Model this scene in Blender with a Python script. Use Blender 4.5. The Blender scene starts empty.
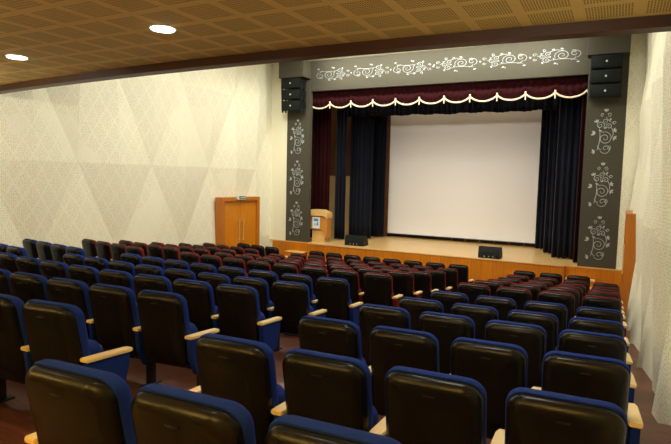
import bpy, bmesh, math, random
from mathutils import Vector, Matrix
random.seed(7)
S = bpy.context.scene
COL = S.collection
PI = math.pi
R = math.radians
CAMZ = 2.94

# ------------------------------------------------------------------ materials
def new_mat(name, color=(.5, .5, .5), rough=.6, metal=0.0, spec=.5, sheen=0.0):
    m = bpy.data.materials.new(name); m.use_nodes = True
    b = m.node_tree.nodes['Principled BSDF']
    b.inputs['Base Color'].default_value = (*color, 1)
    b.inputs['Roughness'].default_value = rough
    b.inputs['Metallic'].default_value = metal
    b.inputs['Specular IOR Level'].default_value = spec
    if sheen:
        b.inputs['Sheen Weight'].default_value = sheen
    return m
def nd(m, t, **k):
    n = m.node_tree.nodes.new(t)
    for a, v in k.items(): setattr(n, a, v)
    return n
def lk(m, a, b): m.node_tree.links.new(a, b)
def bsdf(m): return m.node_tree.nodes['Principled BSDF']
def coords(m, scale=(1, 1, 1), kind='Object', rot=(0, 0, 0)):
    tc = nd(m, 'ShaderNodeTexCoord'); mp = nd(m, 'ShaderNodeMapping')
    mp.inputs['Scale'].default_value = scale; mp.inputs['Rotation'].default_value = rot
    lk(m, tc.outputs[kind], mp.inputs['Vector']); return mp.outputs['Vector']
def ramp(m, fac, stops):
    r = nd(m, 'ShaderNodeValToRGB')
    e = r.color_ramp.elements
    e[0].position, e[0].color = stops[0][0], (*stops[0][1], 1)
    e[1].position, e[1].color = stops[1][0], (*stops[1][1], 1)
    for p, c in stops[2:]:
        x = e.new(p); x.color = (*c, 1)
    lk(m, fac, r.inputs['Fac']); return r.outputs['Color']
def noise(m, vec, scale, detail=3, rough=.5):
    n = nd(m, 'ShaderNodeTexNoise'); n.inputs['Scale'].default_value = scale
    n.inputs['Detail'].default_value = detail; n.inputs['Roughness'].default_value = rough
    lk(m, vec, n.inputs['Vector']); return n.outputs['Fac']
def bump(m, h, s=.3, d=.01):
    b = nd(m, 'ShaderNodeBump'); b.inputs['Strength'].default_value = s; b.inputs['Distance'].default_value = d
    lk(m, h, b.inputs['Height']); lk(m, b.outputs['Normal'], bsdf(m).inputs['Normal'])
def mth(m, op, a, b=None, c=None):
    n = nd(m, 'ShaderNodeMath', operation=op)
    for i, v in enumerate((a, b, c)):
        if v is None: continue
        if isinstance(v, (int, float)): n.inputs[i].default_value = v
        else: lk(m, v, n.inputs[i])
    return n.outputs[0]

def wood(name, c1, c2, scale=(1, 1, 1), ns=4, rough=.4, planks=None):
    m = new_mat(name, c1, rough)
    v = coords(m, scale)
    f = noise(m, v, ns, 5, .6)
    col = ramp(m, f, [(.3, c1), (.7, c2)])
    if planks:   # planks = (scale vector, axis) thin dark joints
        pv = coords(m, (1, 1, 1))
        sp = nd(m, 'ShaderNodeSeparateXYZ'); lk(m, pv, sp.inputs[0])
        ax, wid, tone = planks
        q = mth(m, 'DIVIDE', sp.outputs[ax], wid)
        fl = mth(m, 'FLOOR', q); fr = mth(m, 'FRACT', q)
        wn = nd(m, 'ShaderNodeTexWhiteNoise', noise_dimensions='1D'); lk(m, fl, wn.inputs['W'])
        mul = mth(m, 'MULTIPLY_ADD', wn.outputs['Value'], tone, 1 - tone * .5)
        jt = mth(m, 'GREATER_THAN', fr, .04)
        jt = mth(m, 'MULTIPLY_ADD', jt, .35, .65)
        mul = mth(m, 'MULTIPLY', mul, jt)
        mx = nd(m, 'ShaderNodeVectorMath', operation='SCALE'); lk(m, col, mx.inputs[0]); lk(m, mul, mx.inputs['Scale'])
        col = mx.outputs[0]
    lk(m, col, bsdf(m).inputs['Base Color'])
    return m

M = {}
M['shell'] = new_mat('black_moulded_plastic', (.004, .004, .004), .27, spec=.21)
bump(M['shell'], noise(M['shell'], coords(M['shell']), 260, 2), .12, .002)
def cloth(name, c, sheen=.25):
    m = new_mat(name, c, .8, spec=.12, sheen=0)
    f = noise(m, coords(m), 300, 2)
    lk(m, ramp(m, f, [(.3, tuple(x * .8 for x in c)), (.7, tuple(min(1, x * 1.2) for x in c))]), bsdf(m).inputs['Base Color'])
    bump(m, f, .2, .002)
    return m
M['blue'] = cloth('blue_upholstery', (.007, .026, .19), 0)
M['red'] = cloth('dark_red_upholstery', (.15, .010, .008), .1)
M['black'] = cloth('black_upholstery', (.012, .009, .009), .1)
M['arm'] = wood('pale_armrest_wood', (.80, .60, .26), (.88, .70, .36), (30, 3, 30), 2, .38)
M['steel'] = new_mat('black_painted_steel', (.012, .012, .012), .45, spec=.4)
M['floor'] = wood('red_brown_floor_boards', (.10, .030, .015), (.19, .065, .032), (2, 14, 2), 3, .38, planks=(1, .12, .35))
M['stagefloor'] = wood('honey_stage_boards', (.60, .37, .13), (.72, .48, .20), (1.2, 12, 1), 3, .3, planks=(1, .14, .12))
M['stageface'] = wood('orange_wood_veneer', (.47, .135, .002), (.60, .205, .004), (14, 14, .7), 3, .4, planks=(0, .3, .16))
M['door'] = wood('orange_door_veneer', (.55, .17, .002), (.68, .25, .005), (10, 10, .7), 3, .38)
M['frame'] = wood('door_frame_wood', (.44, .13, .006), (.54, .18, .012), (10, 10, .7), 3, .4)
M['lip'] = wood('dark_brown_fascia_wood', (.048, .014, .003), (.07, .021, .005), (.7, 8, 8), 3, .45)
M['brownpanel'] = wood('brown_backdrop_wood', (.14, .055, .016), (.20, .08, .025), (8, 8, .6), 3, .5)
M['cream'] = new_mat('cream_plaster', (.83, .80, .60), .85)
M['tan'] = new_mat('tan_plaster', (.85, .68, .36), .8)
M['screen'] = new_mat('white_projection_cloth', (.80, .78, .74), .9, spec=.1)
M['screenedge'] = new_mat('black_screen_border', (.01, .01, .01), .8)
M['brass'] = new_mat('brass', (.80, .58, .22), .35, .45)
M['silver'] = new_mat('silver_foil', (.42, .46, .48), .45, .1)
M['spk'] = new_mat('black_speaker_paint', (.006, .008, .007), .5, spec=.2)
M['shell'].node_tree.nodes['Principled BSDF'].inputs['Base Color'].default_value = (.008, .0075, .0065, 1)
M['spkgrille'] = new_mat('black_speaker_mesh', (.007, .010, .009), .6, spec=.15)
M['badge'] = new_mat('pale_grey_badge', (.62, .64, .60), .4)
M['cord'] = new_mat('cream_fringe', (.80, .68, .48), .8)
M['white'] = new_mat('white_print', (.82, .84, .84), .5)
M['printblue'] = new_mat('blue_print', (.04, .32, .62), .5)
M['printgrey'] = new_mat('grey_blue_print', (.35, .55, .68), .5)
M['green'] = new_mat('green_sign_face', (.02, .22, .10), .4)
M['podpale'] = wood('pale_lectern_wood', (.66, .42, .13), (.76, .50, .19), (8, 8, .8), 3, .4)
M['podmid'] = wood('orange_lectern_wood', (.50, .20, .03), (.60, .27, .05), (8, 8, .8), 3, .4)
M['lampring'] = new_mat('white_lamp_ring', (.8, .78, .7), .5)
def curtain_mat(name, c, sheen=.3):
    m = new_mat(name, c, .75, spec=.2, sheen=sheen)
    m.node_tree.nodes['Principled BSDF'].inputs['Specular IOR Level'].default_value = .08
    f = noise(m, coords(m, (8, 8, .6)), 3, 3)
    lk(m, ramp(m, f, [(.25, tuple(x * .7 for x in c)), (.75, tuple(x * 1.3 for x in c))]), bsdf(m).inputs['Base Color'])
    return m
M['velvet'] = curtain_mat('wine_velvet', (.022, .0012, .0022), .03)
M['leg'] = curtain_mat('navy_black_stage_cloth', (.006, .007, .014), .05)
M['greyfab'] = new_mat('grey_panel_cloth', (.06, .06, .04), .85, spec=.2)
def _g():
    m = M['greyfab']; v = coords(m, (60, 60, 8))
    f = noise(m, v, 4, 3)
    lk(m, ramp(m, f, [(.3, (.058, .053, .036)), (.7, (.078, .072, .052))]), bsdf(m).inputs['Base Color'])
_g()
def lens():
    m = bpy.data.materials.new('lit_lamp_lens'); m.use_nodes = True
    b = bsdf(m); b.inputs['Emission Color'].default_value = (.93, 1, .90, 1); b.inputs['Emission Strength'].default_value = 9
    return m
M['lens'] = lens()

# perforated wall boards: small drilled holes inside a lattice of blank lozenge lines
def perf_wall(ax=1):
    m = new_mat('cream_perforated_board', (.8, .7, .45), .8, spec=.25)
    tc = nd(m, 'ShaderNodeTexCoord'); sp = nd(m, 'ShaderNodeSeparateXYZ'); lk(m, tc.outputs['Object'], sp.inputs[0])
    y, z = sp.outputs[ax], sp.outputs[2]
    # lozenge lattice lines
    a = mth(m, 'FRACT', mth(m, 'MULTIPLY', mth(m, 'ADD', y, mth(m, 'MULTIPLY', z, .62)), 2.7))
    b = mth(m, 'FRACT', mth(m, 'MULTIPLY', mth(m, 'SUBTRACT', y, mth(m, 'MULTIPLY', z, .62)), 2.7))
    inl = mth(m, 'MULTIPLY', mth(m, 'LESS_THAN', mth(m, 'ABSOLUTE', mth(m, 'SUBTRACT', a, .5)), .445),
              mth(m, 'LESS_THAN', mth(m, 'ABSOLUTE', mth(m, 'SUBTRACT', b, .5)), .445))
    cmb = nd(m, 'ShaderNodeCombineXYZ'); lk(m, y, cmb.inputs[0]); lk(m, z, cmb.inputs[1])
    vo = nd(m, 'ShaderNodeTexVoronoi', voronoi_dimensions='2D'); vo.inputs['Scale'].default_value = 26
    vo.inputs['Randomness'].default_value = .55
    lk(m, cmb.outputs[0], vo.inputs['Vector'])
    dot = mth(m, 'LESS_THAN', vo.outputs['Distance'], .27)
    # some boards are drilled densely, some left nearly plain
    nz = noise(m, tc.outputs['Object'], .55, 1)
    dens = mth(m, 'GREATER_THAN', nz, .40)
    # blank wavy band
    k = mth(m, 'MULTIPLY', mth(m, 'MULTIPLY', dot, inl), mth(m, 'MULTIPLY_ADD', dens, .6, .4))
    mx = nd(m, 'ShaderNodeMix', data_type='RGBA'); lk(m, k, mx.inputs['Factor'])
    mx.inputs[6].default_value = (.86, .84, .66, 1); mx.inputs[7].default_value = (.66, .61, .42, 1)
    lk(m, mx.outputs[2], bsdf(m).inputs['Base Color'])
    return m
M['wall'] = perf_wall()
M['wallfront'] = perf_wall(0)

def soffit_mat():
    m = new_mat('perforated_ceiling_board', (.5, .4, .2), .75, spec=.3)
    tc = nd(m, 'ShaderNodeTexCoord'); sp = nd(m, 'ShaderNodeSeparateXYZ'); lk(m, tc.outputs['Object'], sp.inputs[0])
    x = mth(m, 'ADD', sp.outputs[0], 30 * .516 + .957); y = mth(m, 'ADD', sp.outputs[1], 30 * .516 - 5.63)
    fx = mth(m, 'FRACT', mth(m, 'DIVIDE', x, .516)); fy = mth(m, 'FRACT', mth(m, 'DIVIDE', y, .516))
    inx = mth(m, 'LESS_THAN', mth(m, 'ABSOLUTE', mth(m, 'SUBTRACT', fx, .5)), .40)
    iny = mth(m, 'LESS_THAN', mth(m, 'ABSOLUTE', mth(m, 'SUBTRACT', fy, .5)), .40)
    inn = mth(m, 'MULTIPLY', inx, iny)
    # holes: 17 x 17 per board
    hx = mth(m, 'ABSOLUTE', mth(m, 'SUBTRACT', mth(m, 'FRACT', mth(m, 'MULTIPLY', fx, 20)), .5))
    hy = mth(m, 'ABSOLUTE', mth(m, 'SUBTRACT', mth(m, 'FRACT', mth(m, 'MULTIPLY', fy, 10)), .5))
    h = mth(m, 'MULTIPLY', mth(m, 'LESS_THAN', hx, .27), mth(m, 'LESS_THAN', hy, .37))
    k = mth(m, 'MULTIPLY', inn, h)
    mx = nd(m, 'ShaderNodeMix', data_type='RGBA'); lk(m, k, mx.inputs['Factor'])
    mx.inputs[6].default_value = (.86, .62, .20, 1); mx.inputs[7].default_value = (.36, .23, .05, 1)
    lk(m, mx.outputs[2], bsdf(m).inputs['Base Color'])
    return m
M['soffit'] = soffit_mat()

# ------------------------------------------------------------------ helpers
def finish(name, bm, m, parent=None, smooth=False, loc=None, mod=None):
    me = bpy.data.meshes.new(name); bm.normal_update(); bm.to_mesh(me); bm.free()
    for mm in (m if isinstance(m, (list, tuple)) else [m]): me.materials.append(mm)
    if smooth:
        for p in me.polygons: p.use_smooth = True
        try: me.set_sharp_from_angle(angle=R(42))
        except Exception: pass
    o = bpy.data.objects.new(name, me); COL.objects.link(o)
    if parent: o.parent = parent
    if loc: o.location = loc
    return o
def tag(o, label, cat, group=None):
    o['label'] = label; o['category'] = cat
    if group: o['group'] = group
    return o
def struct(o): o['kind'] = 'structure'; return o
def empty(name, loc=(0, 0, 0), rz=0):
    o = bpy.data.objects.new(name, None); COL.objects.link(o); o.location = loc; o.rotation_euler = (0, 0, rz)
    o.empty_display_size = .1; return o
def box(bm, x0, x1, y0, y1, z0, z1, bev=0):
    t = bmesh.new()
    vs = [t.verts.new(p) for p in ((x0, y0, z0), (x1, y0, z0), (x1, y1, z0), (x0, y1, z0), (x0, y0, z1), (x1, y0, z1), (x1, y1, z1), (x0, y1, z1))]
    for f in ((0, 3, 2, 1), (4, 5, 6, 7), (0, 1, 5, 4), (1, 2, 6, 5), (2, 3, 7, 6), (3, 0, 4, 7)): t.faces.new([vs[i] for i in f])
    if bev: bmesh.ops.bevel(t, geom=t.edges[:], offset=bev, segments=2, affect='EDGES', profile=.5)
    merge(bm, t)
def merge(bm, t):
    me = bpy.data.meshes.new('tmp'); t.to_mesh(me); t.free(); bm.from_mesh(me); bpy.data.meshes.remove(me)
def prism(bm, pts, axis, a, b):
    """extrude polygon pts (2-D) along axis between a and b"""
    def P(u, v, w):
        return {'x': (w, u, v), 'y': (u, w, v), 'z': (u, v, w)}[axis]
    A = [bm.verts.new(P(u, v, a)) for u, v in pts]; B = [bm.verts.new(P(u, v, b)) for u, v in pts]
    n = len(pts); fs = [bm.faces.new(A), bm.faces.new(B[::-1])]
    for i in range(n): fs.append(bm.faces.new((A[i], B[i], B[(i + 1) % n], A[(i + 1) % n])))
    bmesh.ops.recalc_face_normals(bm, faces=fs)
def cyl(bm, c, r, h, axis='z', seg=16, r2=None):
    t = bmesh.new(); bmesh.ops.create_cone(t, cap_ends=True, segments=seg, radius1=r, radius2=r if r2 is None else r2, depth=h)
    if axis == 'y': t.transform(Matrix.Rotation(PI / 2, 4, 'X'))
    if axis == 'x': t.transform(Matrix.Rotation(PI / 2, 4, 'Y'))
    t.transform(Matrix.Translation(c)); merge(bm, t)
def simple_box(name, dims, m, parent=None, bev=0, smooth=False):
    bm = bmesh.new(); box(bm, *dims, bev); return finish(name, bm, m, parent, smooth)

def rrect(w, h, r, n=6, rt=None):
    """rounded rectangle outline centred on 0; rt = radius of the two top corners"""
    rt = r if rt is None else rt
    out = []
    for cx, cz, rr, a0 in ((w / 2 - rt, h / 2 - rt, rt, 0), (-w / 2 + rt, h / 2 - rt, rt, 90), (-w / 2 + r, -h / 2 + r, r, 180), (w / 2 - r, -h / 2 + r, r, 270)):
        for i in range(n + 1):
            a = R(a0 + 90 * i / n); out.append((cx + rr * math.cos(a), cz + rr * math.sin(a)))
    return out
def pad(bm, w, h, rings, r, rt, fn):
    """loft of rounded rectangles; rings = [(depth, inset)]; fn maps (x, depth, z) to a point"""
    L = []
    for d, ins in rings:
        o = rrect(w - 2 * ins, h - 2 * ins, max(.006, r - ins * .8), 6, max(.006, rt - ins * .8))
        L.append([bm.verts.new(fn(x, d, z)) for x, z in o])
    fs = []
    n = len(L[0])
    for A, B in zip(L, L[1:]):
        for i in range(n): fs.append(bm.faces.new((A[i], A[(i + 1) % n], B[(i + 1) % n], B[i])))
    for ring, (d, ins) in ((L[0], rings[0]), (L[-1], rings[-1])):
        # inner grid-ish cap: shrink to a small ring and close it
        cx = [0, 0, 0]
        prev = ring
        for s in (.6, .25):
            o = rrect((w - 2 * ins) * s, (h - 2 * ins) * s, .02, 6, .03)
            cur = [bm.verts.new(fn(x, d, z)) for x, z in o]
            for i in range(n): fs.append(bm.faces.new((prev[i], prev[(i + 1) % n], cur[(i + 1) % n], cur[i])))
            prev = cur
        fs.append(bm.faces.new(prev))
    bmesh.ops.recalc_face_normals(bm, faces=fs)

# ------------------------------------------------------------------ camera
cd = bpy.data.cameras.new('camera'); cam = bpy.data.objects.new('camera', cd); COL.objects.link(cam)
cd.sensor_width = 36; cd.lens = 540. / 671 * 36; cd.clip_start = .05; cd.clip_end = 200
yaw, pit, rol = R(27.59), R(4.67), R(1.31)
fw = Vector((-math.sin(yaw) * math.cos(pit), math.cos(yaw) * math.cos(pit), -math.sin(pit)))
rt = Vector((math.cos(yaw), math.sin(yaw), 0)); up = rt.cross(fw)
r2 = math.cos(rol) * rt + math.sin(rol) * up; u2 = -math.sin(rol) * rt + math.cos(rol) * up
mw = Matrix((r2, u2, -fw)).transposed().to_4x4(); mw.translation = (0, 0, CAMZ)
cam.matrix_world = mw
S.camera = cam

# ------------------------------------------------------------------ seating grid
ROWY = [12.61, 11.65, 10.68, 9.69, 8.69, 7.68, 6.39, 5.30, 4.27, 3.23, 2.19, 1.23]
TOPZ = [-1.97, -1.92, -1.83, -1.71, -1.57, -1.45, -1.34, -1.22, -1.09, -.97, -.85, -.72]
HT = .97
FZ = [round(t + CAMZ - HT, 3) for t in TOPZ]
P = .56; K = .0256; ROT = R(-7.92); ROTR = R(2.98)
XR, XC, XL = -.112, -3.303, -8.706
def g(X):
    """how far a row curves towards the stage at X"""
    if X < XL: return .098 + (XL - X) * math.sin(-ROT)
    if X > -1.79: return .098 + (X + 1.79) * math.sin(ROTR)
    xc = -5.3
    s = min(1.96, abs(X - xc)); return K * s * s

# ------------------------------------------------------------------ floor terraces
bm = bmesh.new()
xs = [-12.6, -11, -10, -9, XL, -8, -7.2, -6.4, -5.3, -4.2, -3.3, -2.5, -1.79, -1, 0, 1.3]
edges = [17.0] + [ROWY[r] - .17 for r in range(12)]
heights = FZ + [FZ[11] + .13]
def strip(y_far, y_near, z, first=False, last=False):
    far = [(x, y_far + (0 if first else g(x))) for x in xs]; near = [(x, y_near + (0 if last else g(x))) for x in xs]
    for i in range(len(xs) - 1):
        bm.faces.new([bm.verts.new((*near[i], z)), bm.verts.new((*near[i + 1], z)), bm.verts.new((*far[i + 1], z)), bm.verts.new((*far[i], z))])
    return near
for r in range(12):
    nr = strip(edges[r], edges[r + 1], FZ[r], first=(r == 0))
    z2 = heights[r + 1]
    for i in range(len(xs) - 1):
        bm.faces.new([bm.verts.new((*nr[i + 1], FZ[r])), bm.verts.new((*nr[i], FZ[r])), bm.verts.new((*nr[i], z2)), bm.verts.new((*nr[i + 1], z2))])
strip(edges[12], -.9, heights[12], last=True)
# last platform behind the camera, and the underside of the slab
z3 = heights[12] + .13
for q in (((-12.6, -.9, heights[12]), (1.3, -.9, heights[12]), (1.3, -.9, z3), (-12.6, -.9, z3)),
          ((-12.6, -3.2, z3), (1.3, -3.2, z3), (1.3, -.9, z3), (-12.6, -.9, z3)),
          ((-12.6, -3.2, -.15), (-12.6, 17, -.15), (1.3, 17, -.15), (1.3, -3.2, -.15))):
    bm.faces.new([bm.verts.new(p) for p in q])
bmesh.ops.remove_doubles(bm, verts=bm.verts[:], dist=.0005)
struct(finish('floor', bm, M['floor']))

# ------------------------------------------------------------------ side walls in diamond relief
def relief_wall(name, base, ys, zs, depth, sign, parity, ycut, taper=None):
    """base(y,z) valley plane X; sign +1 = room lies at +X. Each lozenge rises to a peak; ys at half spacing, zs levels"""
    bm = bmesh.new()
    V = {}
    for i, y in enumerate(ys):
        for j, z in enumerate(zs):
            pk = (i + j + parity) % 2
            d = depth if pk else 0.0
            if y > ycut - .05: d = 0.0 if pk else 0
            V[i, j] = bm.verts.new((base(y, z) + sign * d, min(y, ycut), z))
    for i in range(len(ys) - 1):
        for j in range(len(zs) - 1):
            a, b, c, d = V[i, j], V[i + 1, j], V[i + 1, j + 1], V[i, j + 1]
            # fold runs between the two valley corners
            if (i + j + parity) % 2: tr = ((a, b, d), (b, c, d))
            else: tr = ((a, b, c), (a, c, d))
            for t in tr: bm.faces.new(t[::-1] if sign < 0 else t)
    o = finish(name, bm, M['wall'])
    # real thickness, added outwards
    s = o.modifiers.new('thick', 'SOLIDIFY'); s.thickness = .06; s.offset = -1
    return struct(o)
SP = 2.09 / 2
WL = lambda y, z: -10.60 + (y - 15.4) * math.tan(R(4)) 
ysL = [8.33 + SP * k for k in range(-12, 8)]
# peaks lie half-way between the valley corners of the middle line
relief_wall('wall_left', WL, ysL, [-1.3, .93, 3.16, 5.40, 7.6], .145, +1, 0, 15.55)
def WR(y, z):
    return .425 + max(0, 9.5 - y) * .022 + .02 * z - .012 * max(0, y - 11)
ysR = [8.0 + SP * k for k in range(-12, 8)]
relief_wall('wall_right', WR, ysR, [-1.9, .2, 2.35, 4.55, 6.8], .16, -1, 0, 15.46)
bm = bmesh.new(); box(bm, -12.7, 1.3, -3.3, -3.2, -.2, 6.8); struct(finish('wall_back', bm, M['brownpanel']))
# narrow cream returns beside the proscenium
bm = bmesh.new(); box(bm, .04, 1.3, 15.41, 15.55, 0, 6.75); struct(finish('trim_1', bm, M['wallfront']))
bm = bmesh.new(); box(bm, -12.6, -9.96, 15.42, 15.55, 0, 6.75); struct(finish('trim_2', bm, M['cream']))
# hall ceiling over the front rows, gently lit by its coves
bm = bmesh.new(); box(bm, -12.7, 1.4, -3.3, 15.6, 6.68, 6.8); struct(finish('ceiling', bm, M['cream']))

# low ceiling under the balcony
SOZ = 4.58; SF = (SOZ - CAMZ) / 1.86
def edge_y(x): return SF * (6.79 + .0085 * (x / SF + 4.9) ** 2)
bm = bmesh.new()
ex = [-12.6 + 13.9 * i / 40 for i in range(41)]
for a, b in zip(ex, ex[1:]):
    for z, fl in ((SOZ, 1), (SOZ + .25, 0)):
        q = [bm.verts.new((a, -3.2, z)), bm.verts.new((b, -3.2, z)), bm.verts.new((b, edge_y(b), z)), bm.verts.new((a, edge_y(a), z))]
        bm.faces.new(q[::-1] if fl else q)
so = struct(finish('ceiling_balcony', bm, M['soffit']))
bm = bmesh.new()
for a, b in zip(ex, ex[1:]):
    pts = lambda x: [(x, edge_y(x), SOZ - .115), (x, edge_y(x) + .16, SOZ - .125), (x, edge_y(x) + .16, 5.6), (x, edge_y(x), 5.6)]
    A, B = [bm.verts.new(p) for p in pts(a)], [bm.verts.new(p) for p in pts(b)]
    for i in range(4): bm.faces.new((A[i], B[i], B[(i + 1) % 4], A[(i + 1) % 4]))
bmesh.ops.remove_doubles(bm, verts=bm.verts[:], dist=.0005); bmesh.ops.recalc_face_normals(bm, faces=bm.faces[:])
struct(finish('trim_3', bm, M['lip'], smooth=True))

# ------------------------------------------------------------------ stage
SZ = .78; SY = 15.4
bm = bmesh.new()
box(bm, -11.3, .9, SY - .012, 20.2, SZ - .03, SZ)
struct(finish('floor_stage', bm, M['stagefloor']))
bm = bmesh.new()
box(bm, -9.0, -1.16, SY - .16, SY + .4, 0, SZ - .03)          # main apron face
box(bm, -10.47, -9.0, SY - .02, SY + .4, 0, SZ - .031)
box(bm, -1.16, .27, SY - .02, SY + .4, 0, SZ - .031)
struct(finish('wall_stage_front', bm, M['stageface']))
bm = bmesh.new(); box(bm, -9.0, -1.16, SY - .18, SY - .012, SZ - .031, SZ - .001); struct(finish('trim_4', bm, M['stagefloor']))
# stage house
bm = bmesh.new(); box(bm, -11.4, 1.0, 19.35, 19.5, SZ, 7.6); struct(finish('wall_stage_back', bm, M['brownpanel']))
bm = bmesh.new(); box(bm, -11.4, -11.25, 15.56, 19.34, SZ, 7.6); struct(finish('wall_stage_left', bm, M['cream']))
bm = bmesh.new(); box(bm, .9, 1.0, 15.56, 19.34, SZ, 7.6); struct(finish('wall_stage_right', bm, M['cream']))
bm = bmesh.new(); box(bm, -11.4, 1.0, 15.56, 19.5, 7.6, 7.7); struct(finish('ceiling_stage', bm, M['brownpanel']))
# wing panels seen between the curtains: pale below, brown board above
bm = bmesh.new(); box(bm, -11.2, -8.9, 18.9, 18.98, SZ, 3.02); struct(finish('trim_5', bm, M['tan']))
bm = bmesh.new(); box(bm, -11.2, -8.9, 18.88, 18.98, 3.02, 7.0); struct(finish('trim_6', bm, M['brownpanel']))

# proscenium: grey cloth panels
def pros(n, dims): bm = bmesh.new(); box(bm, *dims, .01); return struct(finish('trim_%d' % n, bm, M['greyfab']))
pros(7, (-9.955, -9.07, SY + .001, SY + .16, SZ, 6.67))
pros(8, (-.865, .042, SY + .001, SY + .16, SZ, 6.67))
pros(9, (-9.07, -.865, SY + .03, SY + .16, 5.725, 6.67))
pros(10, (-10.0, -9.06, 14.92, SY, 6.12, 6.67))          # boxes carrying the loudspeakers
pros(11, (-.90, .045, 15.02, SY, 6.12, 6.67))

# ------------------------------------------------------------------ screen
sc = empty('projection_screen', (-4.95, 18.9, .92))
tag(sc, 'large white projection screen hanging at the back of the stage', 'screen')
simple_box('screen_surface', (-2.70, 2.70, -.02, .0, .0, 4.45), M['screen'], sc)
bm = bmesh.new(); box(bm, -2.72, 2.72, -.035, .015, -.035, 0); finish('bottom_bar', bm, M['screenedge'], sc)
bm = bmesh.new(); cyl(bm, (0, 0, 4.50), .06, 5.6, 'x'); finish('roller', bm, M['steel'], sc, True)
# timber frame around it
bm = bmesh.new(); box(bm, -8.03, -7.69, 18.93, 19.1, SZ, 5.6); struct(finish('trim_12', bm, M['brownpanel']))
# thin feet seen below the screen
for k in range(6):
    x = -5.25 + k * .5
    b = simple_box('screen_prop', (x - .012, x + .012, 19.1, 19.13, SZ, .93), M['brass'])
    tag(b, ['leftmost', 'second', 'third', 'fourth', 'fifth', 'rightmost'][k] + ' thin upright rod in the dark gap below the screen', 'rod', 'rods below the projection screen')

# ------------------------------------------------------------------ curtains
def drape(name, path, z0, z1, amp, pitch, m, parent=None, sway=0, zbot=None, thick=.012, zn=10):
    """pleated hanging cloth along a polyline path of (x, y)"""
    bm = bmesh.new()
    seg = []; tot = 0
    for a, b in zip(path, path[1:]):
        l = math.dist(a, b); seg.append((a, b, l, tot)); tot += l
    n = max(8, int(tot / pitch * 8)); cols = []
    rnd = random.Random(name + str(path))
    ph = 0; s_prev = 0
    for i in range(n + 1):
        s = tot * i / n
        for a, b, l, t0 in seg:
            if s <= t0 + l + 1e-6: break
        u = (s - t0) / l; x = a[0] + (b[0] - a[0]) * u; y = a[1] + (b[1] - a[1]) * u
        nx, ny = (b[1] - a[1]) / l, -(b[0] - a[0]) / l
        ph += (s - s_prev) / pitch * 2 * PI * (1 + .35 * math.sin(s * 7.3 + rnd.random() * .3)); s_prev = s
        col = []
        for j in range(zn + 1):
            v = j / zn; zz0 = zbot(s / tot) if zbot else z0
            z = zz0 + (z1 - zz0) * v
            A = amp * (1.0 - .45 * v)
            d = A * math.sin(ph + .25 * math.sin(3 * v + s)) + .3 * A * math.sin(2.3 * ph + 1)
            col.append(bm.verts.new((x + nx * d, y + ny * d, z)))
        cols.append(col)
    for A, B in zip(cols, cols[1:]):
        for j in range(zn): bm.faces.new((A[j], B[j], B[j + 1], A[j + 1]))
    o = finish(name, bm, m, parent, True)
    s = o.modifiers.new('cloth', 'SOLIDIFY'); s.thickness = thick; s.offset = 0
    return o
tag(drape('stage_curtain', [(-9.95, 16.6), (-8.93, 16.6)], SZ + .02, 5.9, .05, .13, M['velvet']), 'wine red velvet curtain at the left edge of the stage behind the lectern', 'curtain', 'wine red main curtains')
tag(drape('stage_curtain', [(-1.00, 15.9), (-.45, 15.9)], SZ + .02, 5.9, .05, .13, M['velvet']), 'wine red velvet curtain at the right edge of the stage', 'curtain', 'wine red main curtains')
tag(drape('wing_curtain', [(-8.78, 16.75), (-8.36, 16.75)], SZ + .03, 5.9, .07, .16, M['leg']), 'narrow navy wing curtain nearest the lectern', 'curtain', 'navy wing curtains')
tag(drape('wing_curtain', [(-8.56, 17.45), (-7.72, 17.55)], SZ + .03, 5.9, .07, .16, M['leg']), 'broad navy wing curtain between lectern and screen', 'curtain', 'navy wing curtains')
tag(drape('wing_curtain', [(-8.25, 18.3), (-7.62, 18.45)], SZ + .03, 5.9, .06, .16, M['leg']), 'navy wing curtain next to the left side of the screen', 'curtain', 'navy wing curtains')
tag(drape('wing_curtain', [(-1.62, 16.55), (-.75, 16.6)], SZ + .03, 5.9, .08, .19, M['leg']), 'black navy wing curtain nearest the right pillar', 'curtain', 'navy wing curtains')
tag(drape('wing_curtain', [(-1.95, 17.5), (-1.35, 17.5)], SZ + .03, 5.9, .07, .18, M['leg']), 'middle navy wing curtain right of the screen', 'curtain', 'navy wing curtains')
tag(drape('wing_curtain', [(-2.32, 18.5), (-1.5, 18.5)], SZ + .03, 5.9, .07, .18, M['leg']), 'navy wing curtain touching the right side of the screen', 'curtain', 'navy wing curtains')
tag(drape('border_curtain', [(-8.6, 17.1), (-1.2, 17.1)], 5.05, 6.6, .05, .2, M['leg'], zbot=lambda u: 5.06 + .015 * math.sin(u * 60) + .01 * math.sin(u * 23)), 'black gathered border curtain above the top of the screen', 'curtain')

# valance with scalloped cream fringe
VY = 15.66; PX = [-8.03 * 1.051 + .7545 * k for k in range(10)]
VX0, VX1 = -9.1, -.84
def scallop(x):
    k = (x - PX[0]) / .7545; f = k - math.floor(k)
    return 5.352 - .165 * (4 * f * (1 - f)) ** .7
val = empty('stage_valance', (0, 0, 0)); tag(val, 'wine red scalloped valance with cream fringe across the top of the stage', 'valance')
bm = bmesh.new(); cols = []; n = 360
for i in range(n + 1):
    x = VX0 + (VX1 - VX0) * i / n; zb = scallop(x) + .02; col = []
    for j in range(15):
        v = j / 14; z = zb + (6.05 - zb) * v
        # swags: folds that follow the scallop, fading upward
        f = ((x - PX[0]) / .7545) % 1.0
        d = .028 * math.sin(26 * (z - (scallop(x) - 5.35) * (1 - v) * .9)) + .012 * math.sin(x * 37 + 5 * v)
        col.append(bm.verts.new((x, VY - .03 + d, z)))
    cols.append(col)
for A, B in zip(cols, cols[1:]):
    for j in range(14): bm.faces.new((A[j], B[j], B[j + 1], A[j + 1]))
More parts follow.
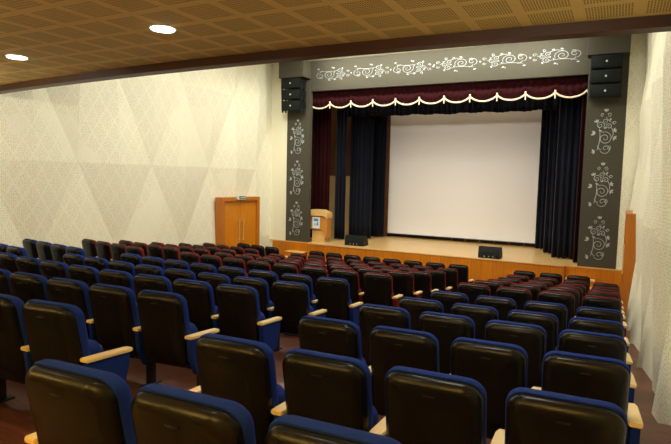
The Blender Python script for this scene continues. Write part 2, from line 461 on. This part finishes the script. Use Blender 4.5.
o = finish('valance_cloth', bm, M['velvet'], val, True); s = o.modifiers.new('cloth', 'SOLIDIFY'); s.thickness = .012; s.offset = 0
def tube(bm, pts, r, seg=6, flat=1.0):
    rings = []
    for i, p in enumerate(pts):
        a = Vector(pts[max(0, i - 1)]); b = Vector(pts[min(len(pts) - 1, i + 1)]); t = (b - a).normalized()
        n = Vector((0, 1, 0)); bn = t.cross(n).normalized(); rr = r[i] if isinstance(r, list) else r
        rings.append([bm.verts.new(Vector(p) + bn * rr * math.cos(2 * PI * k / seg) + n * rr * flat * math.sin(2 * PI * k / seg)) for k in range(seg)])
    for A, B in zip(rings, rings[1:]):
        for k in range(seg): bm.faces.new((A[k], A[(k + 1) % seg], B[(k + 1) % seg], B[k]))
    bm.faces.new(rings[0][::-1]); bm.faces.new(rings[-1])
bm = bmesh.new(); tube(bm, [(VX0 + (VX1 - VX0) * i / 300, VY - .075, scallop(VX0 + (VX1 - VX0) * i / 300)) for i in range(301)], .024, 6, .6)
finish('fringe', bm, M['cord'], val, True)
for x in PX:
    bm = bmesh.new(); cyl(bm, (x, VY - .09, 5.27), .016, .2, 'z', 10, .022); cyl(bm, (x, VY - .09, 5.37), .026, .05, 'z', 10)
    finish('tassel', bm, M['cord'], val, True)

# ------------------------------------------------------------------ silver scroll ornaments
def spiral(cx, cz, r, turns, a0, d=1, n=34, rin=.12):
    out = []
    for i in range(n + 1):
        t = i / n; rr = r * (1 - (1 - rin) * t); a = R(a0) + d * turns * 2 * PI * t
        out.append((cx + rr * math.cos(a), cz + rr * math.sin(a)))
    return out
def scroll(bm, W=.015, lf=1.0):
    """one tall scroll, about 1.1 high and .5 wide, in x-z, y = thickness"""
    def rib(pts, w):
        n = len(pts); fs = []
        up_, dn = [], []
        for i, (x, z) in enumerate(pts):
            a = pts[max(0, i - 1)]; b = pts[min(n - 1, i + 1)]; dx, dz = b[0] - a[0], b[1] - a[1]; l = math.hypot(dx, dz) or 1
            ww = w * (.55 + .45 * math.sin(PI * min(1, (i + 1) / n * 1.15)))
            nx, nz = -dz / l * ww / 2, dx / l * ww / 2
            up_.append((x + nx, z + nz)); dn.append((x - nx, z - nz))
        F = [[bm.verts.new((x, -.006, z)) for x, z in s] for s in (up_, dn)]
        B = [[bm.verts.new((x, .0, z)) for x, z in s] for s in (up_, dn)]
        for i in range(n - 1):
            bm.faces.new((F[0][i], F[1][i], F[1][i + 1], F[0][i + 1]))
            bm.faces.new((F[0][i], F[0][i + 1], B[0][i + 1], B[0][i])); bm.faces.new((F[1][i], B[1][i], B[1][i + 1], F[1][i + 1]))
    def leaf(x, z, ang, l, w):
        a = R(ang); pts = []
        for t in (0, .25, .5, .75, 1): pts.append((t * l, w * math.sin(PI * t) ** .8 / 2))
        o = pts + [(u, -v) for u, v in pts[-2:0:-1]]
        vs = [bm.verts.new((x + u * math.cos(a) - v * math.sin(a), -.007, z + u * math.sin(a) + v * math.cos(a))) for u, v in o]
        bm.faces.new(vs)
        vb = [bm.verts.new((v.co.x, 0, v.co.z)) for v in vs]
        for i in range(len(vs)): bm.faces.new((vs[i], vs[(i + 1) % len(vs)], vb[(i + 1) % len(vs)], vb[i]))
    rib(spiral(.02, -.12, .165, 1.9, 120, -1), W)                    # big lower scroll
    rib(spiral(.05, -.38, .13, 1.3, 200, 1), W)                       # tail scroll
    rib(spiral(.12, -.36, .055, 1.2, 90, -1, 18), W * .8)
    rib(spiral(-.10, .20, .10, 1.6, 320, 1, 24), W)                   # upper left
    rib(spiral(.10, .17, .075, 1.5, 200, -1, 22), W)                  # upper right
    rib(spiral(.0, .30, .07, 1.4, 250, 1, 20), W * .8)
    rib(spiral(.09, .46, .055, 1.3, 250, 1, 18), W * .8)              # crown pair
    rib(spiral(-.06, .46, .045, 1.3, 290, -1, 18), W * .8)
    rib(spiral(.21, .25, .040, 1.0, 0, 1, 16, .5), W * 1.2)           # rosette
    rib([(-.14 + .05 * math.sin(t * 3), -.42 + .62 * t) for t in [i / 12 for i in range(13)]], W)
    rib([(.03 + .16 * t ** 1.6, .40 - .16 * t) for t in [i / 8 for i in range(9)]], W * .8)
    rib([(.15 + .05 * math.sin(t * 3.2), .14 - .30 * t) for t in [i / 8 for i in range(9)]], W)
    rib([(-.14 + .1 * t, -.30 - .10 * math.sin(t * 2)) for t in [i / 6 for i in range(7)]], W)
    for (x, z, a) in ((-.17, .27, 110), (-.17, .27, 150), (-.17, .27, 70), (-.20, .03, 200), (-.20, .03, 240), (-.20, .03, 160), (-.22, -.02, 190),
                      (.20, .06, -20), (.20, .06, 20), (.20, .06, 60), (.21, -.10, 20), (.21, -.10, -30), (.21, -.10, -80),
                      (-.19, -.44, 200), (-.19, -.44, 240), (-.19, -.44, 150), (.02, .53, 90), (.02, .53, 55), (.02, .53, 125), (.10, .30, 60), (-.02, .12, 20), (-.05, .05, 160)):
        leaf(x, z, a, .085 * lf, .036 * lf)
bm = bmesh.new(); scroll(bm); orn_v = finish('scroll_ornament', bm, M['silver'])
lv = ['lowest', 'middle', 'topmost']
first = True
for side, X in (('left', -9.55), ('right', -.42)):
    for i, z in enumerate((1.50, 2.87, 4.22)):
        o = orn_v if first else orn_v.copy()
        if not first: COL.objects.link(o)
        first = False
        o.location = (X, SY, z); o.scale = (1.02 if side == 'right' else .95, 1, 1.02)
        tag(o, '%s silver scroll ornament on the grey %s pillar beside the stage' % (lv[i], side), 'ornament', 'silver scrolls on the pillars')
bm = bmesh.new(); scroll(bm, .009, .55); orn_h = finish('scroll_ornament', bm, M['silver'])
on = ['leftmost', 'second from left', 'third from left', 'third from right', 'second from right', 'rightmost']
for i in range(6):
    o = orn_h if i == 0 else orn_h.copy()
    if i: COL.objects.link(o)
    o.location = (-8.28 + i * 1.325, SY + .029, 6.24); o.rotation_euler = (0, PI / 2 if i < 3 else -PI / 2, 0)
    o.scale = (.82, 1, 1.18)
    tag(o, '%s silver scroll ornament on the grey band above the stage' % on[i], 'ornament', 'silver scrolls above the stage')

# ------------------------------------------------------------------ hanging loudspeakers
def speaker(name, x0, x1, yf, yb, z0, z1, tilt, label, group):
    t = empty(name, ((x0 + x1) / 2, yf, z0)); w = (x1 - x0) / 2; h = z1 - z0; D = yb - yf
    tag(t, label, 'loudspeaker', group)
    bm = bmesh.new(); prism(bm, [(0.012, .015), (D, .05), (D, h - .05), (.012, h - .015)], 'x', -w, w)
    bmesh.ops.bevel(bm, geom=bm.edges[:], offset=.008, segments=2, affect='EDGES')
    c = finish('cabinet', bm, M['spk'], t, True)
    bm = bmesh.new(); box(bm, -w + .02, w - .02, -.008, .016, .03, h - .03, .006)
    gr = finish('grille', bm, M['spkgrille'], t, True)
    simple_box('badge', (-.02, .02, -.014, -.006, h / 2 - .022, h / 2 + .022), M['badge'], gr)
    bm = bmesh.new()
    for sx in (-1, 1): box(bm, sx * (w + .006) - .012, sx * (w + .006) + .012, .06, .14, -.03, .10); box(bm, sx * (w + .006) - .012, sx * (w + .006) + .012, D - .12, D - .06, -.03, .10)
    finish('rigging_plate', bm, M['steel'], t)
    t.rotation_euler = (tilt, 0, 0); return t
nmz = [('top', 5.77, 6.115), ('middle', 5.415, 5.76), ('bottom', 5.06, 5.405)]
for side, x0, x1, yf in (('left', -9.92, -9.20, 14.93), ('right', -.80, -.10, 15.0)):
    for i, (n_, z0, z1) in enumerate(nmz):
        speaker('loudspeaker', x0, x1, yf + i * .02, yf + .40 + i * .01, z0, z1, R(1.5 * i), '%s black loudspeaker of the stack hanging at the %s pillar' % (n_, side), 'hanging loudspeaker stacks')

# ------------------------------------------------------------------ floor monitors
def monitor(x0, x1, y0, label):
    t = empty('stage_monitor', ((x0 + x1) / 2, y0, SZ)); w = (x1 - x0) / 2
    tag(t, label, 'loudspeaker', 'floor monitors on the stage edge')
    bm = bmesh.new(); prism(bm, [(0, 0), (.42, 0), (.42, .10), (.30, .31), (.06, .33), (0, .12)], 'x', -w, w)
    bmesh.ops.bevel(bm, geom=bm.edges[:], offset=.008, segments=2, affect='EDGES'); finish('cabinet', bm, M['spk'], t, True)
    bm = bmesh.new(); box(bm, -w + .03, w - .03, -.012, .004, .02, .11, .003); finish('grille', bm, M['spkgrille'], t, True)
    for k in (-1, 0, 1):
        bm = bmesh.new(); cyl(bm, (k * .12, -.014, .06), .012, .012, 'y', 10); finish('socket', bm, M['badge'], t, True)
monitor(-3.44, -2.84, 15.35, 'black wedge floor monitor on the stage edge below the screen')
monitor(-7.78, -7.12, 15.55, 'black wedge floor monitor on the stage near the lectern')

# ------------------------------------------------------------------ lectern
le = empty('lectern', (-8.86, 15.86, SZ), R(6)); le.scale = (.82, .82, 1); tag(le, 'wooden lectern with pale top and white poster at the left of the stage', 'lectern')
bm = bmesh.new(); prism(bm, [(-.31, 0), (.25, 0), (.27, .42), (-.30, .62), (-.31, .42)], 'y', -.12, .22)
finish('pedestal', bm, M['podpale'], le)
bm = bmesh.new()
# body: front face with a cut corner at the lower right, leaning slightly
prism(bm, [(-.36, .42), (.12, .42), (.36, .12), (.385, .84), (-.36, .90)], 'y', -.20, .26)
bmesh.ops.bevel(bm, geom=bm.edges[:], offset=.008, segments=1, affect='EDGES'); finish('body', bm, M['podmid'], le)
bm = bmesh.new()
prism(bm, [(-.40, .88), (.20, .88), (.40, .80), (.40, .98), (.12, 1.08), (-.40, 1.08)], 'y', -.27, .30)
bmesh.ops.bevel(bm, geom=bm.edges[:], offset=.012, segments=2, affect='EDGES'); finish('top_panel', bm, M['podpale'], le)
po = simple_box('poster', (-.27, .06, -.215, -.202, .46, .84), M['white'], le)
simple_box('printed_picture', (-.20, .0, -.22, -.214, .70, .79), M['printblue'], po)
simple_box('printed_picture', (-.19, -.05, -.22, -.214, .57, .63), M['printgrey'], po)
simple_box('printed_picture', (-.06, .0, -.22, -.214, .56, .68), M['printblue'], po)

# ------------------------------------------------------------------ steps to the stage
def steps(x0, x1, label):
    t = empty('stage_steps', ((x0 + x1) / 2, SY - .02, 0)); w = (x1 - x0) / 2; tag(t, label, 'steps', 'wooden steps to the stage')
    for k in range(3):
        zt = (.16, .32, .48)[k]
        simple_box('step', (-w, w, -.84 + .26 * k, -.02 if k == 2 else -.84 + .26 * (k + 1), 0 if True else 0, zt - .03), M['stageface'], t)
        simple_box('tread', (-w - .01, w + .01, -.86 + .26 * k, -.02 if k == 2 else -.84 + .26 * (k + 1), zt - .029, zt), M['podpale'], t, .006)
steps(-1.10, -.42, 'small wooden steps at the right end of the stage front')
steps(-9.72, -9.05, 'small wooden steps at the left end of the stage front')

# ------------------------------------------------------------------ doors
def door_set(n, loc, rz, w, h, leafmat):
    """frame in the x-z plane, facing -y"""
    t = empty('door_%d' % n, loc, rz); t['kind'] = 'structure'
    bm = bmesh.new(); f = .12
    box(bm, -w / 2, -w / 2 + f, -.10, .20, 0, h, .006); box(bm, w / 2 - f, w / 2, -.10, .20, 0, h, .006); box(bm, -w / 2 + f, w / 2 - f, -.10, .20, h - f, h, .006)
    finish('door_frame', bm, M['frame'], t)
    for sx in (-1, 1):
        a, b = sorted((sx * .004, sx * (w / 2 - f)))
        l = simple_box('door_leaf', (a, b, -.03, .02, .01, h - f), leafmat, t, .003)
        bm = bmesh.new(); x = sx * .09
        tube(bm, [(x, -.085, .95 + .62 * i / 10) for i in range(11)], .016, 8)
        for z in (1.0, 1.52): cyl(bm, (x, -.05, z), .012, .07, 'y', 8)
        for z in (.95, 1.57): cyl(bm, (x, -.085, z), .03, .03, 'z', 10)
        finish('door_handle', bm, M['brass'], l, True)
        if sx < 0:
            bm = bmesh.new(); cyl(bm, (x, -.045, .86), .045, .03, 'y', 14); finish('door_lock', bm, M['brass'], l, True)
    return t
door_set(1, (-10.43, 13.49, 0), PI / 2 - R(4), 1.72, 2.28, M['door'])
door_set(2, (.27, 13.75, 0), -PI / 2, 1.7, 2.33, M['door'])
# exit sign over the left door
ex_ = empty('exit_sign', (-10.30, 13.40, 2.21), PI / 2 - R(4)); tag(ex_, 'small green and white exit sign above the wooden double door', 'sign')
simple_box('housing', (-.17, .17, -.03, .06, 0, .13), M['white'], ex_, .006)
fc = simple_box('sign_face', (-.12, .15, -.036, -.028, .02, .11), M['green'], ex_)
bm = bmesh.new()
for x in (-.06, .02, .08): box(bm, x, x + .035, -.04, -.035, .045, .085)
finish('sign_marking', bm, M['white'], ex_)

# ------------------------------------------------------------------ downlights
DL = [(-5.29, 5.23, 'round lit downlight in the low ceiling, right one of the visible pair'),
      (-8.85, 5.55, 'round lit downlight in the low ceiling at far left'),
      (-2.05, 5.10, 'round lit downlight at the top edge above the header')]
DL = [(x * SF, y * SF, l) for x, y, l in DL]
for x, y, lab in DL:
    t = empty('downlight', (x, y, SOZ)); tag(t, lab, 'ceiling light', 'downlights under the balcony')
    bm = bmesh.new(); cyl(bm, (0, 0, -.004), .15, .012, 'z', 32); finish('trim_ring', bm, M['lampring'], t, True)
    bm = bmesh.new(); cyl(bm, (0, 0, -.014), .128, .014, 'z', 32); finish('lens', bm, M['lens'], t, True)

# ------------------------------------------------------------------ theatre seats
TILT = math.tan(R(11))
def seat(name, fabric):
    t = empty(name)
    # local origin: floor, x centre, y = 0 under the top of the back
    zc, h = .600, .66
    def lean(z): return (HT - z) * TILT - .5 * max(0, z - .80) ** 2
    # back shell: moulded plastic, bowed and rolled at its edge
    def f1(x, d, z):
        zz = z + zc - .006
        return (x, lean(zz) - .085 + d + .35 * x * x, zz)
    bm = bmesh.new(); pad(bm, .462, h, [(.0, .052), (.008, .034), (.020, .017), (.036, .005), (.054, 0), (.07, 0)], .05, .085, f1)
    sh = finish('back_shell', bm, M['shell'], t, True)
    bm = bmesh.new(); box(bm, -.028, .028, lean(.85) - .0875, lean(.85) - .080, .846, .852); finish('grip_slot', bm, M['steel'], sh)
    def f2(x, d, z):
        zz = z + zc + .006
        return (x, lean(zz) - .085 + d + .35 * x * x, zz)
    bm = bmesh.new(); pad(bm, .474, h, [(.066, .004), (.074, 0), (.112, 0), (.142, .014), (.158, .045), (.165, .09)], .05, .085, f2)
    finish('backrest', bm, M[fabric], t, True)
    # tipped-up seat
    def f3(x, d, z): return (x, .20 + d + (.30 - z) * -.06 + 0.0, z + .43)
    bm = bmesh.new(); pad(bm, .44, .44, [(-.0, .03), (.01, .01), (.03, 0), (.10, 0), (.125, .02), (.135, .06)], .05, .07, lambda x, d, z: (x, .36 - d - .25 * (z + .22), z + .42))
    finish('seat_cushion', bm, M[fabric], t, True)
    bm = bmesh.new(); pad(bm, .41, .40, [(0, .03), (.012, .008), (.03, 0), (.045, 0)], .04, .06, lambda x, d, z: (x, .405 - d - .25 * (z + .22), z + .40))
    finish('seat_underside', bm, M['shell'], t, True)
    stand(t, P / 2, fabric)
    return t
def stand(t, x, fabric):
    # wooden armrest: rounded strip, slightly dished upward at the back
    bm = bmesh.new()
    prism(bm, [(-.036, .03), (.036, .03), (.040, .09), (.040, .42), (.030, .46), (-.030, .46), (-.040, .42), (-.040, .09)], 'z', .535, .563)
    bmesh.ops.bevel(bm, geom=bm.edges[:], offset=.006, segments=2, affect='EDGES')
    for v in bm.verts: v.co.z += .008 - .09 * (v.co.y - .1); v.co.x += x
    finish('armrest', bm, M['arm'], t, True)
    bm = bmesh.new(); prism(bm, [(.04, .545), (.44, .509), (.425, .40), (.36, .21), (.14, .21), (.06, .36)], 'x', x - .026, x + .026)
    bmesh.ops.bevel(bm, geom=bm.edges[:], offset=.008, segments=2, affect='EDGES')
    finish('arm_panel', bm, M[fabric], t, True)
    bm = bmesh.new(); box(bm, x - .02, x + .02, .18, .27, .012, .25, .004)
    l = finish('leg', bm, M['steel'], t, True)
    bm = bmesh.new(); box(bm, x - .035, x + .035, .12, .33, 0, .012, .003); finish('foot_plate', bm, M['steel'], l, True)
def kids(o): return [c for c in bpy.data.objects if c.parent == o]
protos = {}
for fab in ('blue', 'red', 'black'):
    a = seat('theatre_seat', fab); b = seat('theatre_seat', fab); stand(b, -P / 2, fab)
    for q, endrow in ((a, 0), (b, 1)): protos[fab, endrow] = [q, [(c, kids(c)) for c in kids(q)], False]
def place(fab, endrow, loc, rz):
    pr = protos[fab, endrow]
    if not pr[2]:
        pr[2] = True; o = pr[0]
    else:
        o = pr[0].copy(); COL.objects.link(o)
        for c, gs in pr[1]:
            d = c.copy(); COL.objects.link(d); d.parent = o
            for s_ in gs:
                e = s_.copy(); COL.objects.link(e); e.parent = d
    o.location = loc; o.rotation_euler = (0, 0, rz)
    return o
NM = ['first', 'second', 'third', 'fourth', 'fifth', 'sixth', 'seventh', 'eighth']
rowname = ['front row at the stage'] + ['%s red row from the stage' % NM[i] for i in range(5)] + ['%s blue row from the stage' % NM[i] for i in range(6)]
SH = {}
def spx(x, y, z):
    d = Vector((x, y, z)) - Vector((0, 0, CAMZ)); dep = d.dot(fw)
    return (335.5 + 540 * d.dot(r2) / dep if dep > .2 else -9999)
for r in range(12):
    fab = 'black' if r == 0 else ('red' if r < 6 else 'blue')
    bo = [0, -.125, -.096] if r >= 6 else [0, 0, 0]
    for b, n in (('R', 4), ('C', 8), ('L', 4)):
        for i in range(n):
            if r == 0 and b == 'R' and i == 0: continue
            if r == 0 and b == 'L' and i == 3: continue
            if b == 'R':
                s = -(i - 3) * P; X = XR - 3 * P + s * math.cos(ROTR); Y = ROWY[r] + s * math.sin(ROTR) + .098; rz = ROTR
                where = '%s from the right wall, right block' % (NM[i] if i else 'nearest')
                if i == 0: where = 'next to the right wall, right block'
            elif b == 'C':
                s = -(i - 3.5) * P; X = XC + bo[1] - 3.5 * P + s; Y = ROWY[r] + K * s * s; rz = math.atan(2 * K * s)
                where = '%s from the right aisle, middle block' % NM[i]
            else:
                s = -i * P; X = XL + bo[2] + s * math.cos(ROT); Y = ROWY[r] + s * math.sin(ROT) + .098; rz = ROT
                where = '%s from the left aisle, left block' % NM[i]
            if r == 10: X += {'R': -.035, 'C': .05, 'L': 0}[b]
            if r == 11: X -= .05
            px = spx(X, Y, TOPZ[r] + CAMZ)
            if px < -420: continue
            o = place(fab, 1 if i == n - 1 or (r == 0 and b == 'L' and i == 2) else 0, (X, Y, FZ[r]), rz)
            tag(o, '%s seat %s, %s' % (fab if fab != 'red' else 'red', where, rowname[r]), 'seat', '%s theatre seats' % fab)

# ------------------------------------------------------------------ light
def area(name, loc, size, power, col, target=None, sy=None, shape='RECTANGLE', spread=180):
    l = bpy.data.lights.new(name, 'AREA'); l.shape = shape; l.size = size
    if sy: l.size_y = sy
    l.energy = power; l.color = col; l.spread = R(spread)
    o = bpy.data.objects.new(name, l); COL.objects.link(o); o.location = loc
    if target:
        d = Vector(target) - Vector(loc); o.rotation_euler = d.to_track_quat('-Z', 'Y').to_euler()
    return o
WARM = (1, .98, .875)
# hall ceiling lamps over the front rows
for y in (8.2, 10.4, 12.4):
    for x in (-8.4, -6.2, -4.7, -3.0, -1.2):
        area('hall_lamp', (x, y, 6.64), .5, 30, WARM, shape='DISK')
# long wall washers in the ceiling coves
for x, tx in ((-7.9, -10.9), (-1.9, .4)):
    area('wall_washer', (x, 11.4, 6.6), 6.5, 106 if x < -5 else 34, WARM, (tx, 11.4, .5), .4)
area('wall_washer', (-9.0, 12.6, 6.6), 1.2, 14, WARM, (-10.3, 15.4, 2.6), .2, spread=90)  # small added fill lamp, brightens the cream return beside the left pillar
# added fill lamps under the low ceiling, brightening the side walls
area('low_wall_fill', (-9.4, 4.2, SOZ - .02), 1.0, 64, WARM, (-11.2, 7.0, 2.4), .3)
area('low_wall_fill', (-9.6, 2.6, SOZ - .02), 1.0, 14, WARM, (-11.4, 3.2, 1.8), .3)
area('low_wall_fill', (-.55, 3.4, SOZ - .02), .3, 52, WARM, (.5, 5.0, 1.6), 2.0)
# added fill lamps behind the camera, brightening the low ceiling
for x in (-10, -6.6, -3.2, -.4):
    area('soffit_fill', (x, -2.9, 3.6), .5, 200, (1, .87, .54), (x, -.6, 6.5), .25, spread=98)
# more round lamps of the low ceiling, further back
for x in (-7.9, -4.7, -1.8):
    area('downlight_beam', (x, 1.4, SOZ - .03), .24, 6, (.97, 1, .88), shape='DISK')
# front-of-house floods on the balcony front
for x in (-7.4, -4.9, -2.4):
    area('balcony_flood', (x, 7.0, 5.95), .35, 13, (1, .95, .90), (-4.9, 18.9, 2.6), .35, spread=50)
for x in (-7.6, -5.8, -4.0, -2.2):
    area('header_cove', (x, 14.55, 6.62), 1.7, 46, WARM, (x, 15.5, 6.0), .1)
# stage lamps
for x in (-7.2, -4.9, -2.6):
    area('stage_lamp', (x, 16.3, 7.3), .4, 22, (1, .88, .72), (x, 17.3, .8), .4)
# downlights
for x, y, lab in DL:
    area('downlight_beam', (x, y, SOZ - .03), .24, 6, (.97, 1, .88), shape='DISK')

w = bpy.data.worlds.new('world'); S.world = w; w.use_nodes = True
w.node_tree.nodes['Background'].inputs[0].default_value = (1, .85, .6, 1); w.node_tree.nodes['Background'].inputs[1].default_value = .0
S.view_settings.view_transform = 'Standard'; S.view_settings.look = 'None'; S.view_settings.gamma = 1
S.view_settings.exposure = 0; S.view_settings.use_curve_mapping = False
